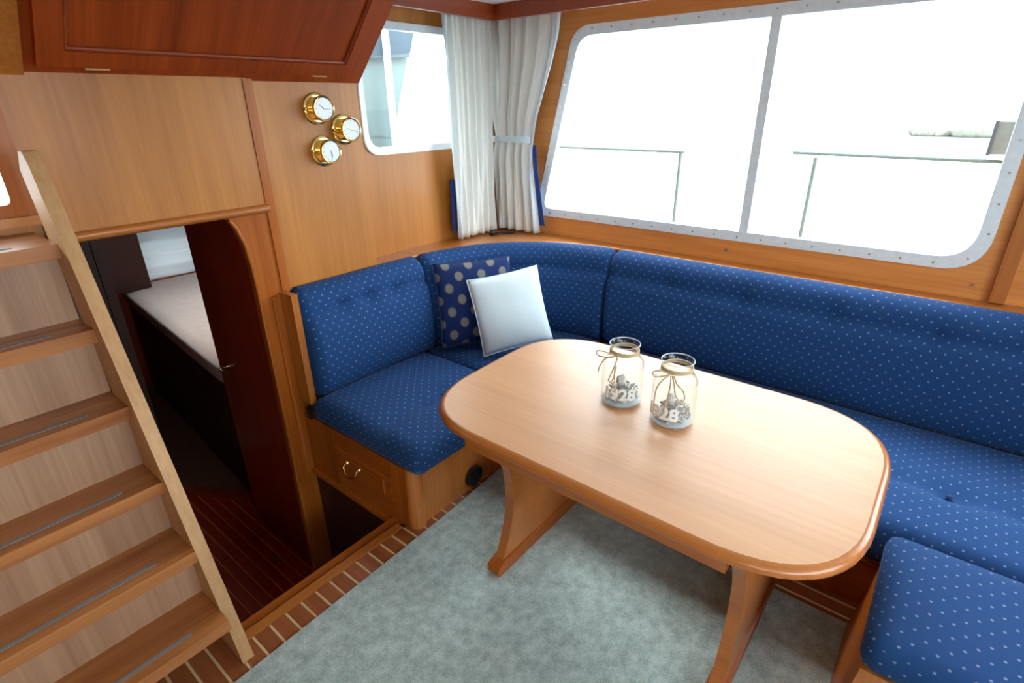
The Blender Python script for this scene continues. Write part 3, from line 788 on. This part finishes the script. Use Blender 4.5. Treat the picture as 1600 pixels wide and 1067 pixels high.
# ================================================================== STOOL
st = thing('stool', 'low wooden stool with a blue dotted cushion at the end of the table', 'stool', (1.40, -.33, 0))
cushion('seat_pad', M['fabric'], st, 1.165, 1.625, -.56, -.078, .375, .462, r=.03, puff=.012)
bm = bmesh.new()
top = [(1.175, -.555), (1.615, -.555), (1.615, -.085), (1.175, -.085)]
for sgn, (a, b_) in enumerate(((0, 1), (1, 2), (2, 3), (3, 0))): pass
def splay(p, z): return (1.395+(p[0]-1.395)*(1+.16*(.37-z)/.37), -.32+(p[1]+.32)*(1+.16*(.37-z)/.37), z)
for k in range(4):
    a, b_ = top[k], top[(k+1) % 4]
    bm = bmesh.new(); cen = Vector((1.395, -.32, 0)); vs = []
    for z in (0.012, .372):
        for p in (a, b_):
            q = Vector(splay(p, z)); i = Vector((cen.x+(q.x-cen.x)*.90, cen.y+(q.y-cen.y)*.90, z)); vs += [q, i]
    V = [bm.verts.new(v) for v in vs]
    for f in ((0, 1, 3, 2), (4, 6, 7, 5), (0, 2, 6, 4), (1, 5, 7, 3), (0, 4, 5, 1), (2, 3, 7, 6)): bm.faces.new([V[i] for i in f])
    finish(bm, 'side_board', M['teak_z'] if k % 2 else M['rich_z'], st, bevel=.004)
box('bearer', M['teak_x'], st, 1.22, 1.57, -.51, -.13, .352, .374, .002)

# ================================================================== STAIRS
sr = thing('staircase', 'steep teak staircase of six treads rising beside the companionway', 'staircase', (-.05, 1.7, 0))
def yfront(z): return 1.395 + .338*z
for x0 in (.352, -.57):
    z0, z1 = 0.002, 1.505
    poly = [(yfront(z0), z0), (yfront(z1)-.01, z1-.03), (yfront(z1)+.015, z1), (yfront(z1)+.05, z1), (yfront(z1)+.10, z1-.05), (yfront(z0)+.24, z0)]
    prism('stringer', M['stringer'], sr, poly, lambda u, v, w, x0=x0: (x0+w, u, v), .036, .007, 3)
TZ = [.186, .388, .592, .818, 1.036, 1.268]
TN = [1.408, 1.524, 1.630, 1.716, 1.806, 1.880]
for i, (z, y) in enumerate(zip(TZ, TN)):
    yb = (TN[i+1]+.085) if i < 5 else 2.14
    if i == 0: yb = TN[1]+.08
    t = box('tread', M['tread'], sr, -.535, .353, y, yb, z-.040, z, .012, 3)
    box('grip_strip', M['grip'], t, -.48, .262 + .012*i*0, y+.034, y+.046, z-.003, z+.0016, .0008)
    if i < 5:
        box('riser', M['riser'], sr, -.535, .353, TN[i+1]+.062, TN[i+1]+.080, z-.002, TZ[i+1]-.036, 0)

# ================================================================== OVERHEAD LOCKER
lk = thing('overhead_locker', 'sloping overhead locker of teak, coloured as in shade, with a framed flap door above the companionway', 'locker', (1.0, 2.0, 1.69))
P0 = Vector((0, 2.165, 1.693)); D = Vector((0, -.7145, .6996)); NN = Vector((0, .6996, .7145))*-1   # NN points down into the room
def onl(u, v, w): q = P0 + D*v + NN*w; return (u, q.y, q.z)
zc = 2.07; vmax = (zc-1.693)/.6996
prof = [(2.165, 1.693), (2.165-.7145*vmax, zc), (2.2, zc), (2.2, 1.693)]
prism('carcass', M['locker_wood'], lk, [(y, z) for y, z in prof], lambda u, v, w: (-1.3+w, u, v), 2.917, .003)
dv0, dv1 = .052, .50
plate('door', M['locker_wood'], lk, rounded([(.488, dv0), (1.548, dv0), (1.548, dv1), (.488, dv1)], .004), [[(.552, dv0+.055), (1.497, dv0+.055), (1.497, dv1-.05), (.552, dv1-.05)]], lambda u, v, w: onl(u, v, w), .020, .004)
box_p = prism('door_panel', M['locker_wood'], lk, [(.548, dv0+.050), (1.501, dv0+.050), (1.501, dv1-.045), (.548, dv1-.045)], onl, .007)
for a, b_ in (((.556, dv0+.059), (1.493, dv0+.059)), ((.556, dv0+.059), (.556, dv1-.054)), ((1.493, dv0+.059), (1.493, dv1-.054))):
    tube('door_bead', M['mahogany_x'], lk, [onl(*a, .010), onl(*b_, .010)], .008, 8)
for ux in (.639, 1.403):
    h = tube('hinge', M['satin_brass'], lk, [onl(ux-.032, .043, .008), onl(ux+.032, .043, .008)], .0062, 10)
prism('end_panel', M['teak_z'], lk, [(-1.29, .004), (.462, .004), (.462, vmax-.01), (-1.29, vmax-.01)], onl, .006, .002)

# ================================================================== GAUGES
def gauge(name, label, x, z, hands):
    yc = Yb-.001
    t = thing(name, label, 'gauge', (x, yc, z), 'brass gauges on the bulkhead'); ax = (0, -1, 0); r = .048
    lathe('mounting_flange', M['brass'], t, [(0, .001), (.060, .001), (.0625, .004), (.060, .007), (.050, .008), (0, .008)], (x, yc, z), ax, 40)
    lathe('case', M['brass'], t, [(.044, .006), (.045, .012), (.045, .048), (.047, .052), (0, .052)], (x, yc, z), ax, 40)
    lathe('bezel', M['brass'], t, [(.040, .053), (.043, .058), (.047, .059), (.0505, .055), (.0505, .049), (.045, .046)], (x, yc, z), ax, 40)
    d = lathe('dial', M['dial'], t, [(0, .0545), (.042, .0545), (.042, .052)], (x, yc, z), ax, 36)
    for k in range(12):
        a = 2*pi*k/12; b = bmesh.new()
        tube_bm(b, [(x+.033*sin(a), yc-.0549, z+.033*cos(a)), (x+.038*sin(a), yc-.0549, z+.038*cos(a))], .0007, 4)
        finish(b, 'tick', M['ink'], d)
    for a, ln, w in hands:
        tube('hand', M['ink'], t, [(x-.006*sin(a), yc-.0556, z-.006*cos(a)), (x+ln*sin(a), yc-.0556, z+ln*cos(a))], [w, w*.5], 6)
    lathe('hub', M['brass'], t, [(0, .058), (.003, .057), (.003, .0545)], (x, yc, z), ax, 12)
    for sx in (-1, 1):
        lathe('clasp', M['brass'], t, [(0, .018), (.006, .016), (.008, .008), (.008, 0)], (x+sx*.056, yc-.004, z), ax, 12)
    return t
gauge('ship_clock', 'brass ship gauge with a white dial, topmost of the three on the bulkhead', 1.391, 1.594, [(-.9, .026, .0012), (1.7, .030, .001)])
gauge('barometer', 'brass ship gauge beside the window frame, between the other two in height', 1.512, 1.509, [(1.9, .033, .0011), (-1.3, .026, .001)])
gauge('hygrometer', 'brass ship gauge with a white dial, lowest of the three on the bulkhead', 1.397, 1.428, [(3.05, .028, .0012), (2.9, .020, .0012)])

# ================================================================== CURTAINS
def curtain(label, loc, fn, tie=None, extra=()):
    """fn(u, t) -> point for u across and t from top to bottom"""
    t = thing('curtain', label, 'curtain', loc, 'curtains in the corner')
    def sheet(name, mat, u0, u1, t0, t1, nu, nt_, off=0.0):
        bm = bmesh.new(); G = [[bm.verts.new(fn(u0+(u1-u0)*i/nu, t0+(t1-t0)*j/nt_, off)) for i in range(nu+1)] for j in range(nt_+1)]
        for j in range(nt_):
            for i in range(nu): bm.faces.new((G[j][i], G[j][i+1], G[j+1][i+1], G[j+1][i]))
        me = bpy.data.meshes.new(name); bm.to_mesh(me); bm.free()
        o = link(name, me, mat, t, smooth=True)
        md = o.modifiers.new('thickness', 'SOLIDIFY'); md.thickness = .0016
        return o
    for a in extra: sheet(*a)
    return t, sheet
def lerp_tab(tab, t):
    for (a, va), (b, vb) in zip(tab, tab[1:]):
        if t <= b: return va + (vb-va)*(t-a)/(b-a)
    return tab[-1][1]
def fnL(u, t, off):
    z = 2.035 - t*(2.035-.893)
    xl = lerp_tab([(0, 2.19), (.5, 2.19), (1, 2.208)], t); xr = 2.55 + .01*(1-t)
    fold = .017*sin(2*pi*(5.5*u + .25*sin(3*t))) + .008*sin(2*pi*(13*u+.6*t)) + .02*(u-.4)*t
    return (xl + (xr-xl)*u, 2.215 - fold - off - .03*t*(1-u), z)
cl, shL = curtain('pleated cream curtain hanging beside the small front window', (2.35, 2.21, .89), fnL)
shL('fabric', M['curtain'], .06, 1, 0, 1, 110, 40)
shL('white_band', M['curtain_edge'], 0, .06, 0, 1, 8, 30)
lin = box('blue_lining', M['lining'], cl, 2.203, 2.232, 2.222, 2.232, .93, 1.22, .002)
def fnR(u, t, off):
    z = 2.035 - t*(2.035-.893)
    yl = lerp_tab([(0, 1.775), (.1, 1.785), (.214, 1.82), (.39, 1.89), (.51, 1.945), (.55, 1.955), (.61, 1.952), (.8, 1.93), (1, 1.905)], t)
    yr = 2.235
    pin = 1-.35*math.exp(-((t-.53)/.08)**2)
    fold = (.018*sin(2*pi*(5*u + .12*sin(4*t))) + .007*sin(2*pi*(12*u + .5*t)))*pin
    return (2.600 - fold - off + .02*math.exp(-((t-.53)/.06)**2), yl + (yr-yl)*u, z)
cr_, shR = curtain('cream curtain gathered by a tieback beside the large side window', (2.60, 2.05, .89), fnR)
shR('fabric', M['curtain'], .13, 1, 0, 1, 110, 44)
shR('white_band', M['curtain_edge'], 0, .13, 0, 1, 14, 44)
def tieback():
    bm = bmesh.new(); pts = []
    for k in range(30):
        u = k/29; p = Vector(fnR(u, .545, 0)); pts.append(Vector((2.572, p.y, 0)))
    a = []
    for p in pts: a.append([bm.verts.new((p.x+dx, p.y, z)) for dx, z in ((0, 1.398), (0, 1.432), (.003, 1.432), (.003, 1.398))])
    for r, s in zip(a, a[1:]):
        for k in range(4): bm.faces.new((r[k], r[(k+1) % 4], s[(k+1) % 4], s[k]))
    bm.faces.new(a[0]); bm.faces.new(a[-1][::-1])
    finish(bm, 'tieback', M['curtain_edge'], cr_)
tieback()
def fnB(u, t):
    y = lerp_tab([(0, 1.962), (.3, 1.950), (1, 1.905)], t); return y
bm = bmesh.new(); A = []
for k in range(13):
    t = k/12; z = 1.385 - t*.45; y = fnB(0, t); w = .012 + .012*t
    A.append([bm.verts.new((2.622+dx, y-w+dy, z)) for dx, dy in ((0, 0), (0, w+.012), (.003, w+.012), (.003, 0))])
for r, s in zip(A, A[1:]):
    for k in range(4): bm.faces.new((r[k], r[(k+1) % 4], s[(k+1) % 4], s[k]))
bm.faces.new(A[0]); bm.faces.new(A[-1][::-1])
finish(bm, 'blue_lining', M['lining'], cr_)

# small black plug and cord lying on the ledge below the curtains
pc = thing('power_plug', 'small black plug with a loop of cord on the corner ledge under the curtains', 'plug', (2.46, 2.11, .881))
box('plug_body', M['rubber'], pc, 2.425, 2.475, 2.115, 2.145, .881, .899, .006)
tube('cord', M['rubber'], pc, catmull([(2.475, 2.13, .889), (2.50, 2.12, .886), (2.53, 2.095, .886), (2.55, 2.07, .886), (2.54, 2.05, .886), (2.515, 2.07, .886), (2.49, 2.10, .886)], 5), .004, 6)

# ================================================================== RUG
rg = prism('rug', M['rug'], None, rounded([(-.70, -1.5), (1.672, -1.5), (1.672, .9), (1.685, 1.40), (1.2, 1.372), (.30, 1.352), (-.70, 1.335)], [.02, .02, 0, .05, 0, 0, .02], 5), lambda u, v, w: (u, v, .0008+w), .0095, .003)
tag(rg, 'grey-green short-pile carpet laid over the planked floor under the table', 'rug')

# ================================================================== FORE CABIN
bt = thing('berth', 'berth with a beige mattress seen through the companionway', 'berth', (1.7, 4.0, -.7))
def skew(p):
    p = p.copy(); p.x += (p.y-3.0)*.088; return p
cushion('mattress', M['mattress'], bt, 1.08, 2.36, 3.02, 5.25, .13, .25, r=.035, puff=.004, step=.08, plan=skew)
bm = bmesh.new(); P = [(1.12, 3.06), (2.3, 3.06), (2.5, 5.2), (1.30, 5.2)]
a = [bm.verts.new((x, y, -.70)) for x, y in P]; b_ = [bm.verts.new((x, y, .13)) for x, y in P]
bm.faces.new(a[::-1]); bm.faces.new(b_)
for k in range(4): bm.faces.new((a[k], a[(k+1) % 4], b_[(k+1) % 4], b_[k]))
finish(bm, 'bed_box', M['dark_wood'], bt)
bl = thing('window_blind', 'white cloth blind hanging in soft folds over the cabin porthole', 'blind', (1.7, 5.3, .2))
bm = bmesh.new(); G = []
for j in range(41):
    z = .665 - .425*j/40
    G.append([bm.verts.new((1.47+.56*i/20, 5.30 - .022*abs(sin(j*pi/10 + .25*sin(i*.35))) - .006*sin(i*.5+j*.2), z)) for i in range(21)])
for r, s in zip(G, G[1:]):
    for k in range(20): bm.faces.new((r[k], r[k+1], s[k+1], s[k]))
me = bpy.data.meshes.new('cloth'); bm.to_mesh(me); bm.free(); o = link('cloth', me, M['blind'], bl, smooth=True)
o.modifiers.new('thickness', 'SOLIDIFY').thickness = .002
tube('head_rail', M['white_paint'], bl, [(1.46, 5.30, .668), (2.04, 5.30, .668)], .009, 8)
cb = thing('cabin_locker', 'dark wooden locker above the head of the berth', 'locker', (1.25, 5.2, .25))
box('carcass', M['dark_wood'], cb, .92, 1.45, 5.02, 5.42, .255, 1.0, .006)
box('door', M['dark_wood'], cb, .96, 1.41, 5.005, 5.022, .30, .96, .004)

# ================================================================== OUTSIDE
wt = box('water', M['water'], None, -400, 900, -500, 600, -1.6, -1.5, 0); tag(wt, 'pale bright harbour water beyond the side deck', 'water', kind='stuff')
dk = thing('side_deck', 'white side deck outside the large window', 'deck', (3.1, .5, .2))
box('deck_plate', M['deck_white'], dk, 2.74, 3.42, -4, 4.5, .10, .16, .005)
box('toe_rail', M['deck_white'], dk, 3.36, 3.42, -4, 4.5, .16, .22, .01)
hr = thing('guard_rail', 'thin steel guard rail with posts on the side deck, open at the gate', 'railing', (3.3, .5, .16))
for (a, b_, posts) in ((1.35, 3.2, (1.37, 2.6)), (-1.9, .75, (.636, -.7))):
    tube('top_rail', M['steel_rail'], hr, [(3.3, a, 1.325), (3.3, b_, 1.325 if a > 1 else 1.345)], .0085, 8)
    for p in posts: tube('post', M['steel_rail'], hr, [(3.3, p, .16), (3.3, p, 1.325)], .010, 8)
bx = thing('deck_box', 'grey-blue box on the guard rail outside the large window', 'box', (3.3, -.12, 1.37))
box('body', M['box_grey'], bx, 3.24, 3.34, -.30, -.045, 1.372, 1.505, .008)
box('lid', M['grey_shell'], bx, 3.235, 3.345, -.052, -.040, 1.368, 1.508, .003)
sh = thing('reed_bank', 'strip of dry reeds on the far bank', 'bank', (60, 14, -1.5))
bm = bmesh.new(); r3 = random.Random(3)
for k in range(90):
    yy = -.9 + 5.4*r3.random(); xx = 63 + 4*r3.random(); s = (.5 if yy < 2.2 else .25)+.45*r3.random()*(.4+.6*sin(yy*1.1+.5)**2)
    bmesh.ops.create_icosphere(bm, subdivisions=2, radius=1, matrix=Matrix.Translation((xx, yy, -1.45+s*.5)) @ Matrix.Diagonal((1.1*s, 1.5*s, .9*s, 1)))
rb = finish(bm, 'reeds', M['reeds'], sh, smooth=True); rb['kind'] = 'stuff'
# raised foredeck house outside the small front window
wh = thing('deckhouse', 'pale blue deckhouse side with a grey canopy outside the small front window', 'deckhouse', (2.0, 2.95, .9))
prism('side_wall', M['teal_shell'], wh, [(1.2, 1.31), (2.345, 1.31), (2.60, 1.99), (1.2, 1.99)], lambda u, v, w: (u, 2.9+w, v), .05, .004)
prism('canopy', M['grey_shell'], wh, [(1.2, 1.80), (2.54, 1.875), (2.62, 2.10), (1.2, 2.10)], lambda u, v, w: (u, 2.86+w, v), .06, .006)
box('post', M['deck_white'], wh, 2.335, 2.365, 2.83, 2.86, 1.31, 2.06, .006)
